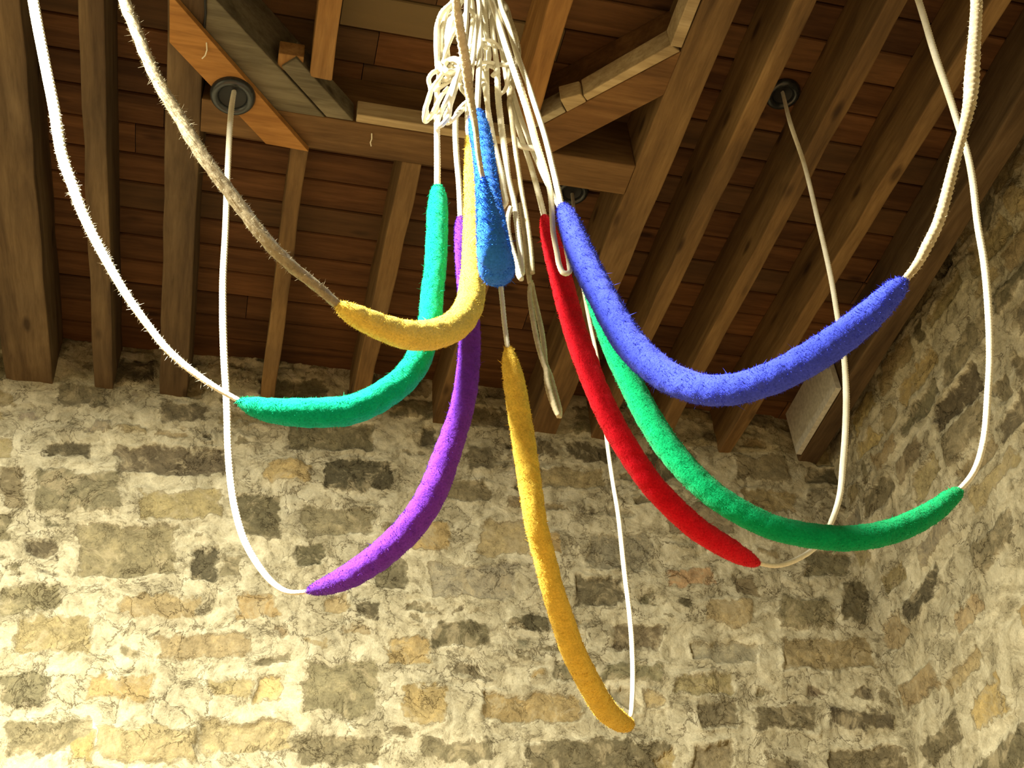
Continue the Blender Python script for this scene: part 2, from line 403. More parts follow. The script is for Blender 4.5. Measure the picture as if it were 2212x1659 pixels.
wb = masonry('wall_back', graded(-2.6, -0.95, 2.14, 2.6, 0.0062, 0.06), graded(ZF, 1.12, 2.72, 2.9, 0.0062, 0.06), st,
             lambda u, v, h: np.stack([u, YW-h, v], 1), M_WALL, False, 1.0)
tag(wb, kind='structure')
sr_, tk = [], []
for q, t in RQ:
    p = [at_x(x, y, XW) for x, y in q]; p = [(a[1], a[2]) for a in p]
    sr_.append((p, t)); tk.append((min(a[0] for a in p), max(a[0] for a in p), min(a[1] for a in p), max(a[1] for a in p)))
sr_ += fill_stones(1.0, 3.3, 1.0, 2.75, tk, 0.12)
wr = masonry('wall_right', graded(-2.0, 1.45, 3.12, 3.3, 0.0062, 0.06), graded(ZF, 1.12, 2.72, 2.9, 0.0062, 0.06), sr_,
             lambda u, v, h: np.stack([XW-h, u, v], 1), M_WALL, True, 1.0)
tag(wr, kind='structure')

# floor
tag(obj('wall_left', [(-2.4, -1.95, ZF), (-2.4, 3.2, ZF), (-2.4, 3.2, 2.75), (-2.4, -1.95, 2.75)], [(0, 1, 2, 3)], M_WALL), kind='structure')
tag(obj('wall_front', [(-2.4, -1.9, ZF), (2.3, -1.9, ZF), (2.3, -1.9, 2.75), (-2.4, -1.9, 2.75)], [(3, 2, 1, 0)], M_WALL), kind='structure')
fl = obj('floor', [(-2.6, -2.0, ZF), (2.4, -2.0, ZF), (2.4, 3.3, ZF), (-2.6, 3.3, ZF)], [(0, 1, 2, 3)], M_FLOOR); tag(fl, kind='structure')

# ------------------------------------------------------------------ ceiling boards
ZB, ZJ = 2.69, 2.50
def ceiling():
    V, F, A = [], [], []
    y = -2.0; k = 0
    while y < 3.2:
        w = 0.104; g = 0.0025
        x = -2.6
        while x < 2.3:
            L = random.uniform(1.6, 3.0); x2 = min(x+L, 2.3)
            if abs(y+w/2-at_z(860, 75, ZB)[1]) < w/2: x2 = 0.12 if x < 0.1 else (0.70 if x < 0.2 else 2.3)
            z = ZB+random.uniform(0, 0.002)
            i = len(V)
            pr = [(y, z+0.02), (y+g, z+0.004), (y+2*g, z), (y+w-2*g, z), (y+w-g, z+0.004), (y+w, z+0.02)]
            for xx in (x+0.001, x2-0.001):
                for (a, b) in pr: V.append((xx, a, b))
            for j in range(5): F.append((i+j, i+j+1, i+6+j+1, i+6+j)[::-1])
            pale = 0.0
            pa = at_z(860, 75, ZB)
            if abs(y+w/2-pa[1]) < w/2 and 0.1 < (x+x2)/2 < 0.75: pale = 0.75
            c = (random.random(), random.random(), pale if pale else random.choice([0, 0, 0, 0.12]), 1)
            A += [c]*12
            x = x2
        y += w; k += 1
    o = obj('ceiling', V, F, M_BOARD)
    ca = o.data.attributes.new('plank', 'FLOAT_COLOR', 'POINT'); ca.data.foreach_set('color', np.array(A, np.float32).ravel())
    return tag(o, kind='structure')
ceiling()
# backing above the board gaps
tag(obj('ceiling_backing', *prism(box(-2.6, 2.3, -2.0, 3.2), ZB+0.022, ZB+0.05), M_BLACK), kind='structure')
bpy.data.objects['ceiling_backing'].name = 'trim_1'

# ------------------------------------------------------------------ joists
def joist(x0, x1, y0, y1, mat, label, z0=ZJ, z1=ZB+0.001, skew=0.0):
    ys = np.linspace(y0, y1, max(2, int((y1-y0)/0.12)))
    V, F = [], []
    j = lambda: random.uniform(-0.0025, 0.0025)
    for y in ys:
        k = skew*y
        V += [(x0+k+j(), y, z1), (x0+k+j(), y, z0+j()), (x1+k+j(), y, z0+j()), (x1+k+j(), y, z1)]
    n = len(ys)
    for i in range(n-1):
        for k in range(4):
            a = 4*i+k; b = 4*i+(k+1) % 4
            F.append((a, b, b+4, a+4)[::-1])
    F.append((0, 1, 2, 3)); F.append(tuple(4*(n-1)+k for k in (3, 2, 1, 0)))
    F = [tuple(reversed(f)) for f in F]
    c = np.array([(x0+x1)/2*S, (y0+y1)/2*S, (z0+z1)/2*S+Z0])
    o = obj('ceiling_joist', V, F, mat, loc=c)
    bm = bmesh.new(); bm.from_mesh(o.data); bmesh.ops.recalc_face_normals(bm, faces=bm.faces); bm.to_mesh(o.data); bm.free()
    m = o.modifiers.new('bevel', 'BEVEL'); m.width = 0.004*S; m.segments = 2; m.limit_method = 'ANGLE'; m.angle_limit = math.radians(50)
    return tag(o, label, 'joist', 'ceiling joists under the boards')
YE = YW+0.02
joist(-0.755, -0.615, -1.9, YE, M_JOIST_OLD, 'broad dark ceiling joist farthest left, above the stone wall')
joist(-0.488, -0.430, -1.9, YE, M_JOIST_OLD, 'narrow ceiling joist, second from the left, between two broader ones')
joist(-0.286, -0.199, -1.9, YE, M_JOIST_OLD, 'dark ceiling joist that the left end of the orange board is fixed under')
joist(0.032, 0.078, 2.0, YE, M_JOIST, 'slim ceiling joist running from the orange board tip to the stone wall')
joist(0.325, 0.380, 2.0, YE, M_JOIST, 'ceiling joist behind the teal green sally, from cross beam to stone wall')
joist(0.612, 0.658, 2.0, YE, M_JOIST, 'ceiling joist half hidden behind the hanging bunch of ropes')
joist(0.950, 1.047, -1.9, YE, M_JOIST, 'thick ceiling joist that carries the right end of the cross beam')
joist(1.173, 1.226, -1.9, YE, M_JOIST, 'ceiling joist just right of the thick one, left of the rope guide boss')
joist(1.397, 1.448, -1.9, YE, M_JOIST, 'ceiling joist just right of the black rope guide boss between two right joists')
joist(1.653, 1.702, -1.9, YE, M_JOIST, 'second ceiling joist from the right stone wall, behind the tip of the royal blue sally')
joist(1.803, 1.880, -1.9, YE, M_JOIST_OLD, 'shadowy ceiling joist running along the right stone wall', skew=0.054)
joist(0.055, 0.112, -1.9, 1.78, M_ORJ, 'short orange ceiling joist above the grey diagonal brace')
joist(0.590, 0.648, -1.9, 1.862, M_ORJ, 'short pale joist inside the frame, right of the hanging rope bunch')

# trimmer, braces, battens, blocks of the hatch frame
tag(timber('cross_beam', box(-0.199, 0.951, 1.895, 1.999), ZJ, ZB, M_CROSS), 'long brown cross beam running between joists behind the hanging ropes', 'beam')
bx0 = at_z(765, 285, ZJ)[0]; bx1 = at_z(1180, 300, ZJ)[0]
tag(timber('batten', box(bx0, bx1, 1.870, 1.895), ZJ+0.002, ZJ+0.062, M_PALE), 'pale sawn batten fixed along the face of the cross beam', 'batten')
# left brace: inner edge runs at 45 degrees
ia = at_z(468, 0, ZJ); ib = at_z(715, 270, ZJ)
dl = np.array([1, 1, 0])/math.sqrt(2); nl = np.array([-1, 1, 0])/math.sqrt(2)
mid = (ia+ib)/2
def along(c, d, n, s, w): return tuple((c+d*s+n*w)[:2])
pA = along(mid, dl, nl, (-0.199-mid[0])*math.sqrt(2), 0); pB = along(mid, dl, nl, (1.895-mid[1])*math.sqrt(2), 0)
wd = 0.13
poly = [pA, pB, (pB[0]-wd*math.sqrt(2), 1.895), (-0.199, pA[1]+wd*math.sqrt(2))]
tag(timber('corner_brace', poly, ZJ, ZB, M_GREY), 'grey weathered diagonal brace beside the orange board', 'brace')
s0 = (mid[0]+0.0) ; q0 = at_z(606, 147, ZJ); q1 = at_z(715, 270, ZJ)
tw = 0.05
poly = [along(q0, dl, nl, 0, -0.002), (pB[0]+0.003, 1.893), (pB[0]+0.003+tw*math.sqrt(2), 1.893), along(q0, dl, nl, 0, -tw)]
tag(timber('batten', poly, ZJ+0.001, ZJ+0.075, M_GREY), 'grey batten along the inner side of the left diagonal brace', 'batten')
# right brace
ja = at_z(1437, 135, ZJ); jb = at_z(1180, 263, ZJ); jo = at_z(1300, 275, ZJ)
dr = np.array([1, -1, 0])/math.sqrt(2); nr = np.array([1, 1, 0])/math.sqrt(2)
mr_ = (ja+jb)/2; wdr = max(0.06, float((jo-mr_)@nr))
pC = along(mr_, dr, nr, (0.951-mr_[0])*math.sqrt(2), 0); pD = along(mr_, dr, nr, -(1.895-mr_[1])*math.sqrt(2), 0)
poly = [pD, pC, (0.951, pC[1]+wdr*math.sqrt(2)), (pD[0]+wdr*math.sqrt(2), 1.895)]
tag(timber('corner_brace', poly, ZJ, ZB, M_BRACE), 'brown diagonal brace right of the hanging rope bunch', 'brace')
e0 = at_z(1270, 222, ZJ)
tA = float((e0-mr_)@dr); tC = (0.951-mr_[0])*math.sqrt(2)
poly = [along(mr_, dr, nr, tA, -0.001), along(mr_, dr, nr, tC-0.002, -0.001), (0.949-0.03, along(mr_, dr, nr, tC, -0.001)[1]-0.012), along(mr_, dr, nr, tA, -0.022)]
tag(timber('batten', poly, ZJ+0.002, ZJ+0.070, M_PALE), 'pale batten along the right diagonal brace, knot in its middle', 'batten')
tag(timber('batten', box(0.918, 0.949, -1.0, poly[1][1]-0.01), ZJ+0.002, ZJ+0.070, M_PALE), 'pale batten along the left side of the thick ceiling joist', 'batten')
tD = -(1.895-mr_[1])*math.sqrt(2)
poly = [along(mr_, dr, nr, tD+0.03, -0.001), along(mr_, dr, nr, tA-0.062, -0.001), along(mr_, dr, nr, tA-0.062, -0.022), along(mr_, dr, nr, tD+0.06, -0.022)]
tag(timber('batten', poly, ZJ+0.002, ZJ+0.070, M_GREYB), 'short grey batten between the pale block and the cross beam', 'batten')
poly = [along(mr_, dr, nr, tA-0.060, 0.0), along(mr_, dr, nr, tA-0.002, 0.0), along(mr_, dr, nr, tA-0.002, -0.03), along(mr_, dr, nr, tA-0.055, -0.045)]
tag(timber('packing_block', poly, ZJ+0.001, ZJ+0.058, M_PALE), 'small pale packing block on the right diagonal brace', 'block')
bl = at_z(626, 140, ZJ+0.01)
tag(timber('packing_block', box(bl[0]-0.030, bl[0]+0.032, bl[1]-0.028, bl[1]+0.020), ZJ+0.01, ZJ+0.065, M_ORJ), 'small orange packing block on the grey left diagonal brace', 'block')

# orange board under the joists with the first rope guide
ZP = ZJ-0.003
pl = [at_z(x, y, ZP-0.02)[:2] for x, y in ((366, 92), (574, 311), (667, 328), (381, 3), (366, -14))]
guide_board = timber('guide_board', pl, ZP-0.02, ZP, M_ORANGE, bevel=0.0015)
tag(guide_board, 'orange knotty pine board fixed diagonally under the joists, holding a rope guide', 'board')

# white plasterboard by the right wall
jx = lambda y: 1.803+0.054*y-0.0045
pb = timber('plasterboard_piece', [(jx(2.68)-0.020, 2.68), (jx(2.68), 2.68), (jx(3.055), 3.055), (jx(3.055)-0.020, 3.055)], ZJ, ZB-0.003, M_WHITEBOARD, bevel=0)
tag(pb, 'white plasterboard offcut standing between joists in the far right corner', 'board')

# thin cables / threads
def tube(pts, r, n=8, raw=False):
    P = [np.array(p, float) for p in pts]; V, F = [], []
    up = None
    for i, p in enumerate(P):
        t = P[min(i+1, len(P)-1)]-P[max(i-1, 0)]; t /= np.linalg.norm(t)+1e-12
        if up is None:
            up = np.cross(t, [0, 0, 1.0]) if abs(t[2]) < 0.9 else np.cross(t, [1.0, 0, 0])
        up = up-t*(up@t); up /= np.linalg.norm(up)+1e-12; s = np.cross(t, up)
        for k in range(n):
            a = 2*math.pi*k/n; V.append(p+(up*math.cos(a)+s*math.sin(a))*r)
    for i in range(len(P)-1):
        for k in range(n):
            a = i*n+k; b = i*n+(k+1) % n; F.append((a, b, b+n, a+n))
    F.append(tuple(range(n-1, -1, -1))); F.append(tuple((len(P)-1)*n+k for k in range(n)))
    return V, F
cb = obj('cable', *tube([at_z(442, -60, ZJ-0.004), at_z(443, 0, ZJ-0.004), at_z(444, 30, ZJ-0.004), at_z(440, 62, ZJ-0.004)], 0.0028), M_BLACK)
tag(cb, 'thin black cable running across the grey diagonal brace', 'cable')
for pts, lab in (([(446, 92), (447, 108), (443, 120), (436, 127)], 'short white thread hanging from the orange board'),
                 ([(803, 288), (803, 300), (800, 308), (802, 316)], 'short white thread hanging from the cross beam')):
    z = ZP-0.022 if pts[0][0] < 500 else ZJ-0.004
    q = [at_z(x, y, z-0.004*i) for i, (x, y) in enumerate(pts)]
    tag(obj('thread', *tube(q, 0.0016, 6), M_ROPE), lab, 'thread')

# ------------------------------------------------------------------ rope guides
def lathe(profile, n=40):
    V, F = [], []
    for (r, z) in profile:
        for k in range(n):
            a = 2*math.pi*k/n; V.append((r*math.cos(a), r*math.sin(a), z))
    for i in range(len(profile)-1):
        for k in range(n):
            a = i*n+k; b = i*n+(k+1) % n; F.append((a, b, b+n, a+n))
    return V, F
def guide(loc, label, R, Ri):
    w = W(loc)
    t = bpy.data.objects.new('rope_guide', None); COL.objects.link(t); t.location = w; t.empty_display_size = 0.05
    tag(t, label, 'rope guide', 'dark rope guides on the ceiling')
    prof = []
    rc = (R+Ri)/2; rr = (R-Ri)/2
    for i in range(17):
        a = math.pi*i/16
        prof.append((rc+rr*math.cos(a), -rr*1.25*math.sin(a)))
    prof += [(Ri, 0.02), (Ri*0.9, 0.04)]
    v, f = lathe(prof); v = [(x*S, y*S, z*S) for x, y, z in v]
    o = obj('collar', v, f, M_GUIDE, t, smooth=True, raw=True)
    v, f = lathe([(Ri*1.03, -0.006), (Ri*0.8, -0.003), (0.0001, -0.002)]); v = [(x*S, y*S, z*S) for x, y, z in v]  # black disc stands in for the shade inside the hole
    o2 = obj('dark_bore_disc', v, f, M_BLACK, t, smooth=True, raw=True)
    return t
gC = at_z(503, 206, ZP-0.02); gE = at_z(1236, 412, ZB); gF = at_z(1690, 202, ZB)
guide(gC, 'round dark grey rope guide on the orange board', 0.056, 0.032)
guide(gE, 'black rope guide on the ceiling boards behind the blue sally top', 0.050, 0.026)
guide(gF, 'black rope guide boss on the ceiling boards between two right joists', 0.050, 0.026)

# ------------------------------------------------------------------ ropes
SX, SY = 0.36, 1.22
HD = math.hypot(SX, SY); HN = np.array([SX, SY])/HD
def on_plane(px, py, az):
    d = ray(px, py); n = np.array([-math.sin(math.radians(az)), math.cos(math.radians(az))])
    t = (SX*n[0]+SY*n[1])/(d[:2]@n); return d*t
def on_dist(px, py, off):
    """point on the vertical plane through the spider, square to the view; off = towards the wall"""
    d = ray(px, py); t = (HD+off)/(d[:2]@HN); return d*t
def pxr(w, p):
    return 0.5*w*float(p@CF)/FPX

def spline(P, R, step):
    P = np.array(P, float); R = np.array(R, float)
    n = len(P); pts, rad = [], []
    PP = np.vstack([2*P[0]-P[1], P, 2*P[-1]-P[-2]])
    for i in range(n-1):
        p0, p1, p2, p3 = PP[i], PP[i+1], PP[i+2], PP[i+3]
        d0 = max(1e-6, np.linalg.norm(p1-p0))**0.5; d1 = max(1e-6, np.linalg.norm(p2-p1))**0.5; d2 = max(1e-6, np.linalg.norm(p3-p2))**0.5
        m1 = d1*((p1-p0)/d0-(p2-p0)/(d0+d1)+(p2-p1)/d1); m2 = d1*((p2-p1)/d1-(p3-p1)/(d1+d2)+(p3-p2)/d2)
        for s in np.linspace(0, 1, 24, endpoint=False):
            h = (2*s**3-3*s**2+1)*p1+(s**3-2*s**2+s)*m1+(-2*s**3+3*s**2)*p2+(s**3-s**2)*m2
            pts.append(h); rad.append(R[i]*(1-s)+R[i+1]*s)
    pts.append(P[-1]); rad.append(R[-1]); pts = np.array(pts); rad = np.array(rad)
    L = np.concatenate([[0], np.cumsum(np.linalg.norm(np.diff(pts, axis=0), axis=1))])
    m = max(4, int(L[-1]/step)); s = np.linspace(0, L[-1], m)
    out = np.stack([np.interp(s, L, pts[:, k]) for k in range(3)], 1); rr = np.interp(s, L, rad)
    return out, rr, s

def frames(P):
    T = np.gradient(P, axis=0); T /= np.linalg.norm(T, axis=1)[:, None]+1e-12
    up = np.cross(T[0], [0.3, 0.2, 1.0]); A = []
    for t in T:
        up = up-t*(up@t); up /= np.linalg.norm(up); A.append(up.copy())
    A = np.array(A); B = np.cross(T, A); return T, A, B

def fibres(P, rr, T, A, B, count, length, width, lean=0.3, lo=0.0, hi=1.0, r=None):
    r = r or rng
    n = len(P); i = (lo*(n-1)+r.random(count)*(hi-lo)*(n-1)).astype(int); a = r.random(count)*2*math.pi
    N = A[i]*np.cos(a)[:, None]+B[i]*np.sin(a)[:, None]
    base = P[i]+N*(rr[i]*0.94)[:, None]
    side = np.cross(N, T[i])
    d = N+T[i]*(r.normal(0, lean, count))[:, None]+side*(r.normal(0, lean, count))[:, None]
    d /= np.linalg.norm(d, axis=1)[:, None]
    L = length*(0.5+0.8*r.random(count))
    w = np.cross(d, r.normal(size=(count, 3))); w /= np.linalg.norm(w, axis=1)[:, None]
    v = np.empty((count, 3, 3)); v[:, 0] = base-w*width/2; v[:, 1] = base+w*width/2; v[:, 2] = base+d*L[:, None]
    return v.reshape(-1, 3)

def tube_mesh(P, rr, s, ns, lobes=3, pitch_d=2.1, depth=0.13, wob=None):
    T, A, B = frames(P); n = len(P)
    th = np.linspace(0, 2*math.pi, ns, endpoint=False)
    ph = np.zeros(n)
    if lobes:
        ds = np.diff(s, prepend=0); ph = np.cumsum(ds/(pitch_d*2*np.maximum(rr, 1e-4)))*2*math.pi
    V = np.empty((n, ns, 3))
    if lobes:
        prof = 1-depth*(1-np.abs(np.cos(lobes/2*(th[None, :]-ph[:, None]))))
        rad = rr[:, None]*prof
    else:
        rad = np.repeat(rr[:, None], ns, 1)
    if wob is not None: rad = rad*wob(s[:, None], th[None, :])
    V = P[:, None, :]+rad[..., None]*(A[:, None, :]*np.cos(th)[None, :, None]+B[:, None, :]*np.sin(th)[None, :, None])
    I = np.arange(n*ns).reshape(n, ns); J = np.roll(I, -1, 1)
    F = np.stack([I[:-1].ravel(), J[:-1].ravel(), J[1:].ravel(), I[1:].ravel()], 1).tolist()
    F.append(list(range(ns-1, -1, -1))); F.append([int(x) for x in I[-1]])
    return V.reshape(-1, 3), F, T, A, B

def rope_obj(name, P, R, mat, parent, lobes=3, hair=None, pitch_d=1.8, depth=0.26):
    P, rr, s = spline(P, R, 0.0030)
    V, F, T, A, B = tube_mesh(P, rr, s, 14, lobes, pitch_d, depth)
    if hair:
        for (cnt, ln, lo, hi) in hair:
            fv = fibres(P, rr, T, A, B, cnt, ln, 0.0007, 0.6, lo, hi)
            k = len(V); V = np.vstack([V, fv]); F = F+[[k+3*i, k+3*i+1, k+3*i+2] for i in range(cnt)]
    return obj(name, V, F, mat, parent, smooth=True)

def sally_obj(P, R, mat, parent, stitch=0.035, seed=0, label=None, count=9000, flen=0.0030):
    P, rr, s = spline(P, R, 0.0035); rr = rr*0.96
    r = np.random.default_rng(seed); p1, p2, p3 = r.random(3)*6
    def wob(s, th):
        f = (s/0.026 + th/(2*math.pi)) % 1.0
        w = 1-stitch*np.exp(-((f-0.5)/0.16)**2)
        w = w+0.012*np.sin(th*3+s*70+p1)+0.012*np.sin(th*5-s*130+p2)+0.010*np.sin(th*2+s*260+p3)+0.008*np.sin(th*9+s*420+p1)
        return w
    V, F, T, A, B = tube_mesh(P, rr, s, 40, 0, wob=wob)
    fv = fibres(P, rr, T, A, B, count, flen, 0.0011, 0.55, r=r)
    fv2 = fibres(P, rr, T, A, B, 90, flen*3.0, 0.0010, 0.9, r=r)
    for q in (fv, fv2):
        k = len(V); V = np.vstack([V, q]); F = F+[[k+3*i, k+3*i+1, k+3*i+2] for i in range(len(q)//3)]
    o = obj('sally', V, F, mat, parent, smooth=True)
    return o

def bell_rope(label, base=None):
    t = bpy.data.objects.new('bell_rope', None); COL.objects.link(t); t.empty_display_size = 0.05
    return tag(t, label, 'bell rope', 'bell ropes gathered to the spider')
def chain(pts, f):
    P, R = [], []
    for q in pts:
        p = f(q); P.append(p); R.append(pxr(q[2], p))
    return P, R
def lerp_az(pts, azs):
    """pts (x,y,w) with azimuth interpolated over the list"""
    n = len(pts); return [(p[0], p[1], p[2], np.interp(i/(n-1), np.linspace(0, 1, len(azs)), azs)) for i, p in enumerate(pts)]

SPZ = 2.17
def hook(az):
    a = math.radians(az); return np.array([SX+0.045*math.cos(a), SY+0.045*math.sin(a), SPZ])

DATA = {}
DATA['A'] = dict(az=172, label='bell rope with teal green sally, its white line coming from the upper left corner',
 guide_rope=[(72,0,24),(97,134,24),(117,234,25),(134,334,25),(157,401,24),(182,468,23),(234,570,21),(278,644,19),(318,700,18),(361,754,17),(418,804,16),(468,838,14),(518,866,12),(540,876,10)],
 sally=[(513,866,8),(522,869,24),(545,877,44),(580,886,56),(640,891,66),(700,891,69),(740,889,69),(782,877,68),(825,855,67),(867,825,64),(898,786,62),(918,736,58),(929,690,54),(933,639,52),(940,580,50),(943,526,50),(945,458,48),(946,424,40),(945,408,28),(945,402,14)],
 top_rope=[(946,420,12),(945,400,15),(945,350,15),(944,280,14),(944,205,13),(952,150,12),(975,80,12),(1010,20,12)],
 hair=[(110,.008,.68,.97),(700,.004,.6,.97)], mat='M_ROPE')
DATA['B'] = dict(az=200, label='bell rope with short yellow sally on the left, frayed brown line above it',
 guide_rope=[(268,0,27),(294,67,26),(321,134,27),(355,201,28),(388,254,29),(415,301,31),(448,351,31),(485,401,31),(522,450,31),(558,498,31),(595,541,30),(636,580,28),(686,620,25),(726,655,22),(745,668,18)],
 sally=[(726,657,14),(738,664,34),(767,681,52),(817,704,60),(874,722,68),(934,723,70),(985,701,70),(1014,657,66),(1021,605,58),(1022,550,50),(1022,490,46),(1022,430,42),(1019,370,36),(1016,330,24),(1013,300,16),(1012,292,8)],
 top_rope=[(1014,310,10),(1012,290,13),(1010,250,13),(1016,180,12),(1026,90,12),(1035,10,12)],
 hair=[(420,.0085,.3,1),(4500,.0036,.1,1)], mat='M_HEMP')
DATA['C'] = dict(az=122, label='bell rope with purple sally, hanging from the guide in the orange board',
 guide_rope=[(506,196,11),(500,234,13),(492,368,14),(487,502,15),(482,600,16),(482,700,17),(485,784,17),(490,868,17),(493,968,17),(498,1035,17),(508,1100,17),(528,1167,17),(562,1227,16),(595,1264,14),(625,1279,12),(662,1278,10),(680,1274,9)],
 sally=[(664,1278,8),(672,1275,20),(690,1270,34),(722,1259,48),(767,1237,60),(834,1189,66),(887,1137,68),(934,1065,68),(962,990,64),(985,925,58),(999,875,55),(1009,818,54),(1013,768,51),(1015,717,48),(1011,650,44),(1005,590,42),(1001,540,40),(997,500,33),(995,478,22),(995,468,12)],
 top_rope=[(996,485,12),(995,465,14),(992,400,14),(986,330,14),(984,270,14),(986,248,13),(1000,228,12),(1013,216,12),(1016,190,12),(1014,120,12),(1022,20,12)],
 mat='M_ROPE')
DATA['E'] = dict(az=(62, 60, 59, 59), label='bell rope with the lowest, long narrow yellow sally in the middle',
 guide_rope=[(1236,418,8),(1256,600,8),(1266,655,9),(1276,706,9),(1288,762,9),(1303,870,9),(1312,958,10),(1325,1048,10),(1335,1107,11),(1349,1234,12),(1361,1334,12),(1367,1434,12),(1366,1510,12),(1362,1548,11),(1350,1562,9)],
 sally=[(1361,1562,10),(1358,1564,26),(1350,1563,38),(1335,1556,46),(1304,1528,53),(1269,1468,55),(1236,1401,56),(1213,1334,55),(1192,1267,52),(1175,1200,52),(1158,1133,52),(1143,1035,54),(1133,968,55),(1123,901,53),(1112,834,51),(1104,790,42),(1100,768,30),(1098,752,18),(1097,746,9)],
 top_rope=[(1099,765,9),(1096,745,12),(1090,700,12),(1085,650,12),(1081,610,12),(1077,540,12),(1068,400,12),(1055,250,12),(1050,100,12),(1050,10,12)],
 mat='M_ROPE', saz=59)
DATA['F'] = dict(az=26, label='bell rope with red sally, hanging from the guide between right joists',
 guide_rope=[(1690,198,8),(1707,265,10),(1737,354,10),(1766,472,11),(1795,600,12),(1810,690,12),(1822,760,13),(1828,850,15),(1826,935,15),(1821,1002,15),(1814,1070,14),(1798,1122,13),(1776,1165,13),(1752,1190,12),(1730,1204,12),(1701,1217,12),(1672,1222,11),(1642,1217,10),(1625,1210,9)],
 sally=[(1640,1217,8),(1630,1214,24),(1612,1206,38),(1576,1186,50),(1510,1145,54),(1450,1092,55),(1399,1035,55),(1354,968,56),(1316,901,56),(1286,834,54),(1261,768,56),(1238,701,53),(1220,634,53),(1203,567,50),(1190,520,44),(1182,490,34),(1177,474,22),(1175,466,12)],
 top_rope=[(1178,482,12),(1175,465,14),(1162,413,14),(1146,356,13),(1134,320,12),(1118,270,12),(1100,200,12),(1080,80,12),(1066,0,12)],
 mat='M_ROPE')
DATA['G'] = dict(az=357, label='bell rope with long green sally curving to the right wall',
 guide_rope=[(1984,0,15),(2020,118,16),(2055,221,16),(2073,280,15),(2088,325,15),(2100,383,16),(2112,485,16),(2126,567,17),(2135,667,17),(2138,768,16),(2134,851,16),(2125,952,16),(2106,1015,15),(2079,1052,14),(2060,1068,12)],
 sally=[(2076,1060,10),(2070,1064,28),(2050,1078,42),(2020,1102,50),(1975,1128,55),(1914,1151,57),(1868,1160,58),(1822,1163,58),(1730,1154,57),(1665,1137,57),(1610,1112,58),(1556,1079,59),(1500,1032,60),(1450,975,61),(1405,908,60),(1366,834,56),(1332,768,50),(1304,701,44),(1282,640,38),(1266,590,30),(1256,560,18),(1252,548,8)],
 top_rope=[(1260,570,10),(1252,545,12),(1225,480,12),(1170,370,12),(1120,240,12),(1085,100,12),(1072,0,12)],
 mat='M_ROPE')
DATA['H'] = dict(az=(324, 320), label='bell rope with thick royal blue sally swung to the right',
 guide_rope=[(2109,-10,26),(2108,44,27),(2105,88,28),(2102,133,32),(2099,177,34),(2095,221,30),(2086,262,25),(2073,310,24),(2058,368,25),(2043,427,26),(2025,486,26),(2002,533,26),(1982,570,22),(1955,604,18),(1940,618,14)],
 sally=[(1956,604,12),(1950,610,32),(1935,625,50),(1905,655,62),(1868,690,70),(1801,741,76),(1735,783,77),(1668,816,75),(1601,838,72),(1534,843,71),(1467,826,71),(1410,791,74),(1366,748,74),(1336,705,72),(1312,660,68),(1290,620,66),(1268,575,64),(1246,526,60),(1232,486,52),(1222,462,40),(1216,449,26),(1214,443,14)],
 top_rope=[(1218,458,12),(1212,440,15),(1205,410,15),(1194,362,14),(1177,294,13),(1159,237,13),(1139,176,13),(1118,120,13),(1100,60,13),(1080,0,12)],
 hair=[(260,.010,0,.35),(900,.004,0,1)], mat='M_ROPE2')

def add_guide_top(P, R, az, k):
    """carry the line up out of the picture to the ceiling boards"""
    d = P[0]-P[1]; p = P[0]
    a = math.radians(az); g = np.array([SX+1.02*math.cos(a), SY+1.02*math.sin(a), ZB+0.01])
    m = p+(g-p)*0.4+d/np.linalg.norm(d)*0.08
    return [g, m]+P, [R[0], R[0]]+R
MATS = {'M_ROPE': M_ROPE, 'M_ROPE2': M_ROPE2, 'M_HEMP': M_HEMP}
roots = {}
def az_to(g): return math.degrees(math.atan2(g[1]-SY, g[0]-SX))
DATA['C']['az'] = az_to(at_z(506, 196, ZP-0.02)); DATA['F']['az'] = az_to(at_z(1690, 198, ZB)); _e = az_to(at_z(1236, 418, ZB))
DATA['E']['az'] = (_e, _e-1.5, 59.5, 59.5)
TAIL_OFF = {'A': -0.030, 'B': -0.045, 'C': 0.01, 'E': 0.03, 'F': 0.02, 'G': 0.035, 'H': -0.02}
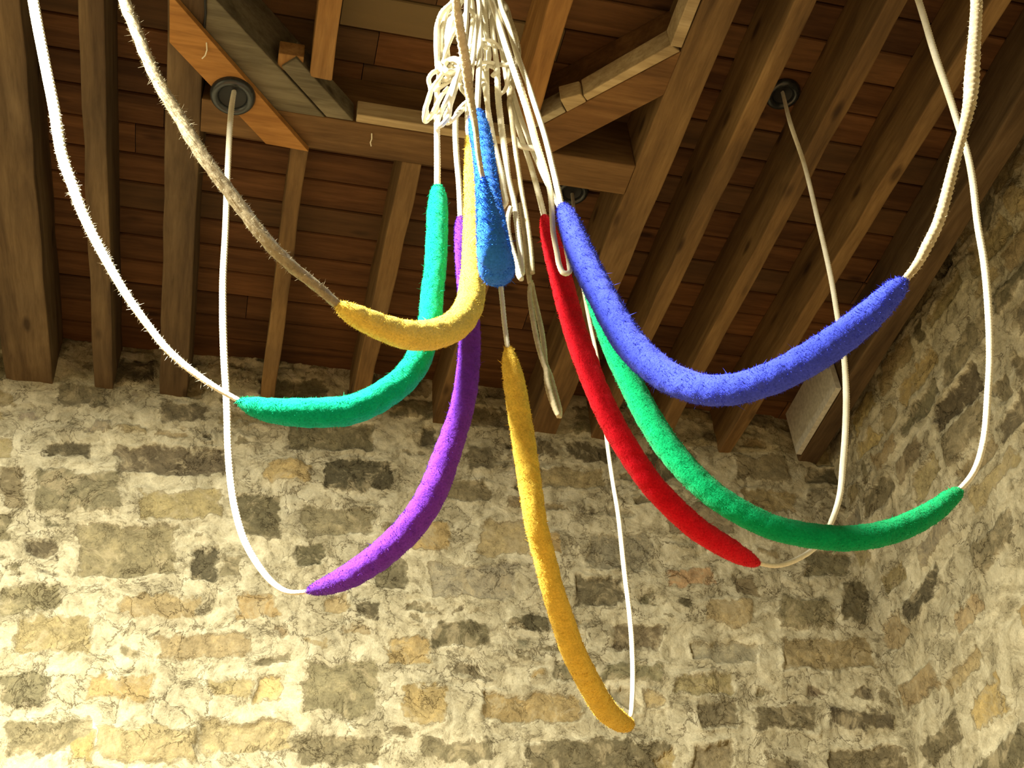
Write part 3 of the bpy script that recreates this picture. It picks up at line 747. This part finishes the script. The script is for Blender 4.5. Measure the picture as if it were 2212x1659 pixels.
for k, d in DATA.items():
    az = d['az']; azs = az if isinstance(az, tuple) else (az,)
    root = bell_rope(d['label']); roots[k] = root
    f = lambda q: on_plane(q[0], q[1], q[3])
    P, R = chain(lerp_az(d['guide_rope'], azs), f)
    if k in 'ABGH': P, R = add_guide_top(P, R, azs[0], k)
    elif k == 'C': P = [P[0]*1.0+np.array([0, 0, 0.02])]+P; R = [R[0]]+R
    else: P = [P[0]+np.array([0, 0, 0.03])]+P; R = [R[0]]+R
    rope_obj('rope', P, R, MATS[d['mat']], root, lobes=(3 if k not in 'B' else 9), hair=d.get('hair'), pitch_d=(1.8 if k != 'B' else 20), depth=0.26 if k != 'B' else 0.25)
    P, R = chain([(x, y, w, azs[-1]) for x, y, w in d['sally']], f)
    last = P[-1]
    cnt = 9000
    wm = wool_mat('wool_'+k.lower(), WOOL[k])
    sally_obj(P, R, wm, root, stitch={'A': .03, 'B': .045, 'C': .05, 'E': .05, 'F': .035, 'G': .03, 'H': .03}[k], seed=ord(k), count=cnt, flen=0.0042 if k in 'H' else 0.003)
    # line above the sally: leaves the plane of the drape and closes up to the spider
    tr = d['top_rope']; n = len(tr); Pt, Rt = [], []
    off_end = TAIL_OFF[k]
    p0 = on_plane(tr[1][0], tr[1][1], azs[-1]); off0 = float(p0[:2]@HN)-HD
    for i, (x, y, w) in enumerate(tr):
        if i < 2: p = on_plane(x, y, azs[-1])
        else:
            t = (i-1)/(n-2); p = on_dist(x, y, off0*(1-t)+off_end*t)
        Pt.append(p); Rt.append(pxr(w, p))
    Pt.append(hook(azs[0])); Rt.append(Rt[-1])
    rope_obj('rope', Pt, Rt, M_ROPE, root)

# D : the light blue sally, its near arm leaning towards the camera
root = bell_rope('bell rope with short light blue sally seen end on, dark underside facing the camera'); roots['D'] = root
def on_h(x, y, h):
    d = ray(x, y); return d*(h/(d[:2]@HN))
g = [(985,0,20,.80),(992,54,22,.83),(1000,100,24,.855),(1008,150,25,.88),(1014,200,22,.905),(1021,241,18,.92),(1027,275,14,.932),(1033,329,13,.95),(1040,370,12,.965),(1045,395,9,.975)]
P = [on_h(x, y, h) for x, y, w, h in g]; R = [pxr(w, p) for (x, y, w, h), p in zip(g, P)]
gd = np.array([0.10, 0.32, ZB+0.01])
P = [gd, P[0]+(gd-P[0])*0.4+np.array([0, 0, -0.05])]+P; R = [R[0], R[0]]+R
rope_obj('rope', P, R, M_ROPE2, root, lobes=3, hair=[(300, .008, .3, .95), (1200, .0035, .3, 1)])
g = [(1044,384,6,.968),(1046,398,16,.972),(1049,424,32,.98),(1054,460,50,.992),(1059,500,62,1.005),(1065,540,74,1.02),(1071,572,80,1.045),
     (1074,580,80,1.075),(1071,560,78,1.10),(1066,520,72,1.12),(1060,470,64,1.14),(1054,420,55,1.155),(1049,370,50,1.17),(1043,320,49,1.185),(1036,285,49,1.195),(1032,262,42,1.20),(1031,247,26,1.205),(1031,239,12,1.207)]
P = [on_h(x, y, h) for x, y, w, h in g]; R = [pxr(w, p) for (x, y, w, h), p in zip(g, P)]
sally_obj(P, R, wool_mat('wool_d', WOOL['D']), root, stitch=0.11, seed=5, count=11000, flen=0.004)
g = [(1031,252,12,1.205),(1031,236,14,1.21),(1033,200,14,1.22),(1035,150,14,1.235),(1037,90,13,1.25),(1036,10,12,1.262)]
P = [on_h(x, y, h) for x, y, w, h in g]; R = [pxr(w, p) for (x, y, w, h), p in zip(g, P)]
P.append(hook(255)); R.append(R[-1])
rope_obj('rope', P, R, M_ROPE, root)

# ------------------------------------------------------------------ coiled tails hanging from the spider
def tail(k, pts, off, w=12, mat=None, hair=None, endhook=True, name='tail'):
    P, R = [], []
    for q in pts:
        o = off if len(q) < 4 else off+q[3]
        p = on_dist(q[0], q[1], o); P.append(p); R.append(pxr(q[2] if len(q) > 2 and q[2] else w, p))
    return P, R
TAILS = [
 ('A', -0.012, [(1004,-40),(982,2),(966,24),(957,55),(950,95),(952,128),(960,150),(976,158),(990,148)], 14),
 ('A', -0.004, [(1010,-40),(992,10),(974,40),(966,80),(962,118),(970,146),(986,150)], 14),
 ('A', -0.040, [(948,138),(956,152),(972,160),(988,152),(994,138),(984,128),(968,132),(958,142),(966,154),(982,156)], 14),
 ('A', -0.020, [(1000,-40),(976,7),(955,27),(946,50),(943,85),(944,122),(946,150),(950,165),(962,172),(972,160),(968,130),(966,95),(975,56),(984,20),(996,-40)], 13),
 ('A', 0.010, [(996,-40),(978,15),(962,34),(954,60),(953,100),(955,135),(968,148),(984,134),(998,128),(1006,140),(998,156)], 14),
 ('C', -0.050, [(976,154),(960,158),(947,172),(936,186),(929,200),(922,222),(917,240),(916,257),(922,262),(934,244),(945,222),(955,205),(968,190)], 10),
 ('C', -0.030, [(1000,140),(975,145),(950,152),(932,160),(926,172),(930,190),(928,210),(921,236),(925,256),(934,250),(944,226),(955,204)], 11),
 ('B', -0.055, [(1010,-30),(1006,60),(1000,120),(993,149),(986,172),(979,200),(973,224),(970,248),(962,262),(951,272),(945,262),(952,244),(962,222),(972,200),(984,170)], 12),
 ('B', -0.035, [(1000,160),(990,178),(980,206),(971,232),(961,254),(966,266),(980,256),(996,240),(1008,230),(1018,222),(1008,206),(996,190),(992,176)], 11),
 ('B', -0.025, [(940,195),(952,188),(970,176),(988,166),(1002,158)], 10),
 ('D', 0.0, [(1044,-30,12),(1044,0,12),(1049,45,12),(1053,90,12),(1056,124,12),(1052,140,12),(1042,148,11),(1044,170,12),(1049,200,12),(1053,226,12),(1062,282,13),(1072,330,13),(1083,375,13),(1089,415,13),(1093,438,12),(1086,449,10)], 12),
 ('D', -0.012, [(1012,142,9),(1022,138,9),(1045,135,9),(1058,135,9),(1076,139,10),(1094,140,10),(1104,134,9)], 10),
 ('F', -0.008, [(1004,2,9),(1010,14,9),(1031,41,10),(1044,75,10),(1050,105,10)], 10),
 ('F', -0.014, [(1014,106,8),(1022,95,9),(1036,88,9),(1052,86,9),(1068,92,9),(1080,104,9)], 9),
 ('F', 0.006, [(1022,120,8),(1032,108,9),(1048,98,9),(1066,98,9),(1082,102,9)], 9),
 ('G', 0.012, [(1066,-30,13),(1078,-2,13),(1090,12,14),(1101,45,15),(1110,72,16),(1116,95,16),(1119,120,14),(1112,150,12),(1108,185,12),(1101,215,12),(1105,250,12),(1110,294,12),(1119,362,12),(1128,421,12),(1138,475,12),(1144,516,12),(1148,556,12),(1150,590,12)], 13),
 ('G', 0.0, [(1080,-30,12),(1076,14,12),(1088,40,13),(1102,66,13),(1112,92,13),(1116,128,12)], 13),
 ('E', 0.004, [(1060,-30,12),(1062,40,12),(1068,100,12),(1074,150,14),(1076,203,15),(1083,271,15),(1092,339,15),(1099,390,14),(1110,434,14),(1116,475,14),(1121,516,14),(1126,560,14),(1128,592,14)], 14),
 ('E', 0.006, [(1084,80,9),(1096,108,9),(1100,140,9),(1098,170,10),(1090,196,9),(1080,204,9)], 10),
 ('E', -0.01, [(1050,150,9),(1058,142,11),(1068,146,12),(1072,156,12),(1064,164,11)], 11),
 ('C', -0.006, [(1103,448,11),(1097,470,13),(1097,495,13),(1101,520,14),(1108,545,15),(1116,570,16),(1123,597,16),(1127,604,12)], 14),
 ('F', 0.02, [(1115,300,9),(1122,314,13),(1138,318,14),(1156,321,14),(1168,326,10)], 13),
 ('H', -0.03, [(1056,-30,13),(1062,0,13),(1076,45,14),(1094,102,16),(1121,181,17),(1139,237,17),(1157,305,17),(1175,362,16),(1188,410,14),(1192,450,13),(1195,500,13),(1203,545,13),(1209,575,13),(1218,590,13),(1229,589,12),(1229,568,12),(1224,540,12),(1221,520,12)], 14),
 ('G', 0.02, [(1124,440,10),(1130,480,13),(1135,509,14),(1138,556,14),(1143,600,12),(1144,612,10)], 13),
 ('G', 0.022, [(1148,606,8),(1145,620,11),(1145,645,12),(1150,680,13),(1158,725,13),(1168,765,13),(1176,790,12),(1180,800,13),(1182,824,15),(1190,856,16),(1200,884,14),(1207,900,11)], 13),
 ('G', 0.034, [(1150,612,8),(1154,640,11),(1161,672,12),(1170,715,13),(1176,755,12),(1179,785,11),(1188,810,13),(1196,840,15),(1203,866,15),(1209,888,13),(1210,902,8)], 13),
]
for k, off, pts, w in TAILS:
    q = [(p[0], p[1], p[2] if len(p) > 2 else w) for p in pts]
    P, R = [], []
    n = len(q)
    for i, (x, y, ww) in enumerate(q):
        wig = 0.012*math.sin(i*1.7+len(pts))
        p = on_dist(x, y, off+(wig if y < 300 else 0)); P.append(p); R.append(pxr(ww, p))
    tobj = rope_obj('tail', P, R, M_ROPE if k not in 'G' else M_ROPE2, roots[k])

# ------------------------------------------------------------------ the spider above the picture that gathers the ropes
sp = bpy.data.objects.new('rope_spider', None); COL.objects.link(sp); sp.location = W((SX, SY, SPZ))
tag(sp, 'dark iron rope spider with hooks, gathering the hanging bell ropes above them', 'rope spider')
v, f = lathe([(0.001, -0.012), (0.03, -0.012), (0.036, 0.0), (0.03, 0.012), (0.012, 0.03), (0.001, 0.034)], 24)
obj('hub', [(x*S, y*S, z*S) for x, y, z in v], f, M_IRON, sp, smooth=True, raw=True)
for i in range(8):
    a = 2*math.pi*i/8; c, s_ = math.cos(a), math.sin(a)
    pts = [(0.028*c, 0.028*s_, 0), (0.05*c, 0.05*s_, -0.012), (0.066*c, 0.066*s_, -0.006), (0.072*c, 0.072*s_, 0.012), (0.070*c, 0.070*s_, 0.028)]
    v, f = tube([np.array(p)*S for p in pts], 0.004*S, 8)
    obj('hook', v, f, M_IRON, sp, smooth=True, raw=True)
v, f = tube([np.array((0, 0, 0.03))*S, np.array((0, 0, 0.3))*S, np.array((0, 0, ZB-SPZ+0.01))*S], 0.004*S, 8)
obj('hanging_cord', v, f, M_ROPE2, sp, smooth=True, raw=True)

# put each bell rope's empty where the line meets the spider
for k, root in roots.items():
    az = DATA[k]['az'] if k in DATA else 255
    h = Vector(W(hook(az[0] if isinstance(az, tuple) else az)))
    root.location = h
    for ch in root.children: ch.location = ch.location-h
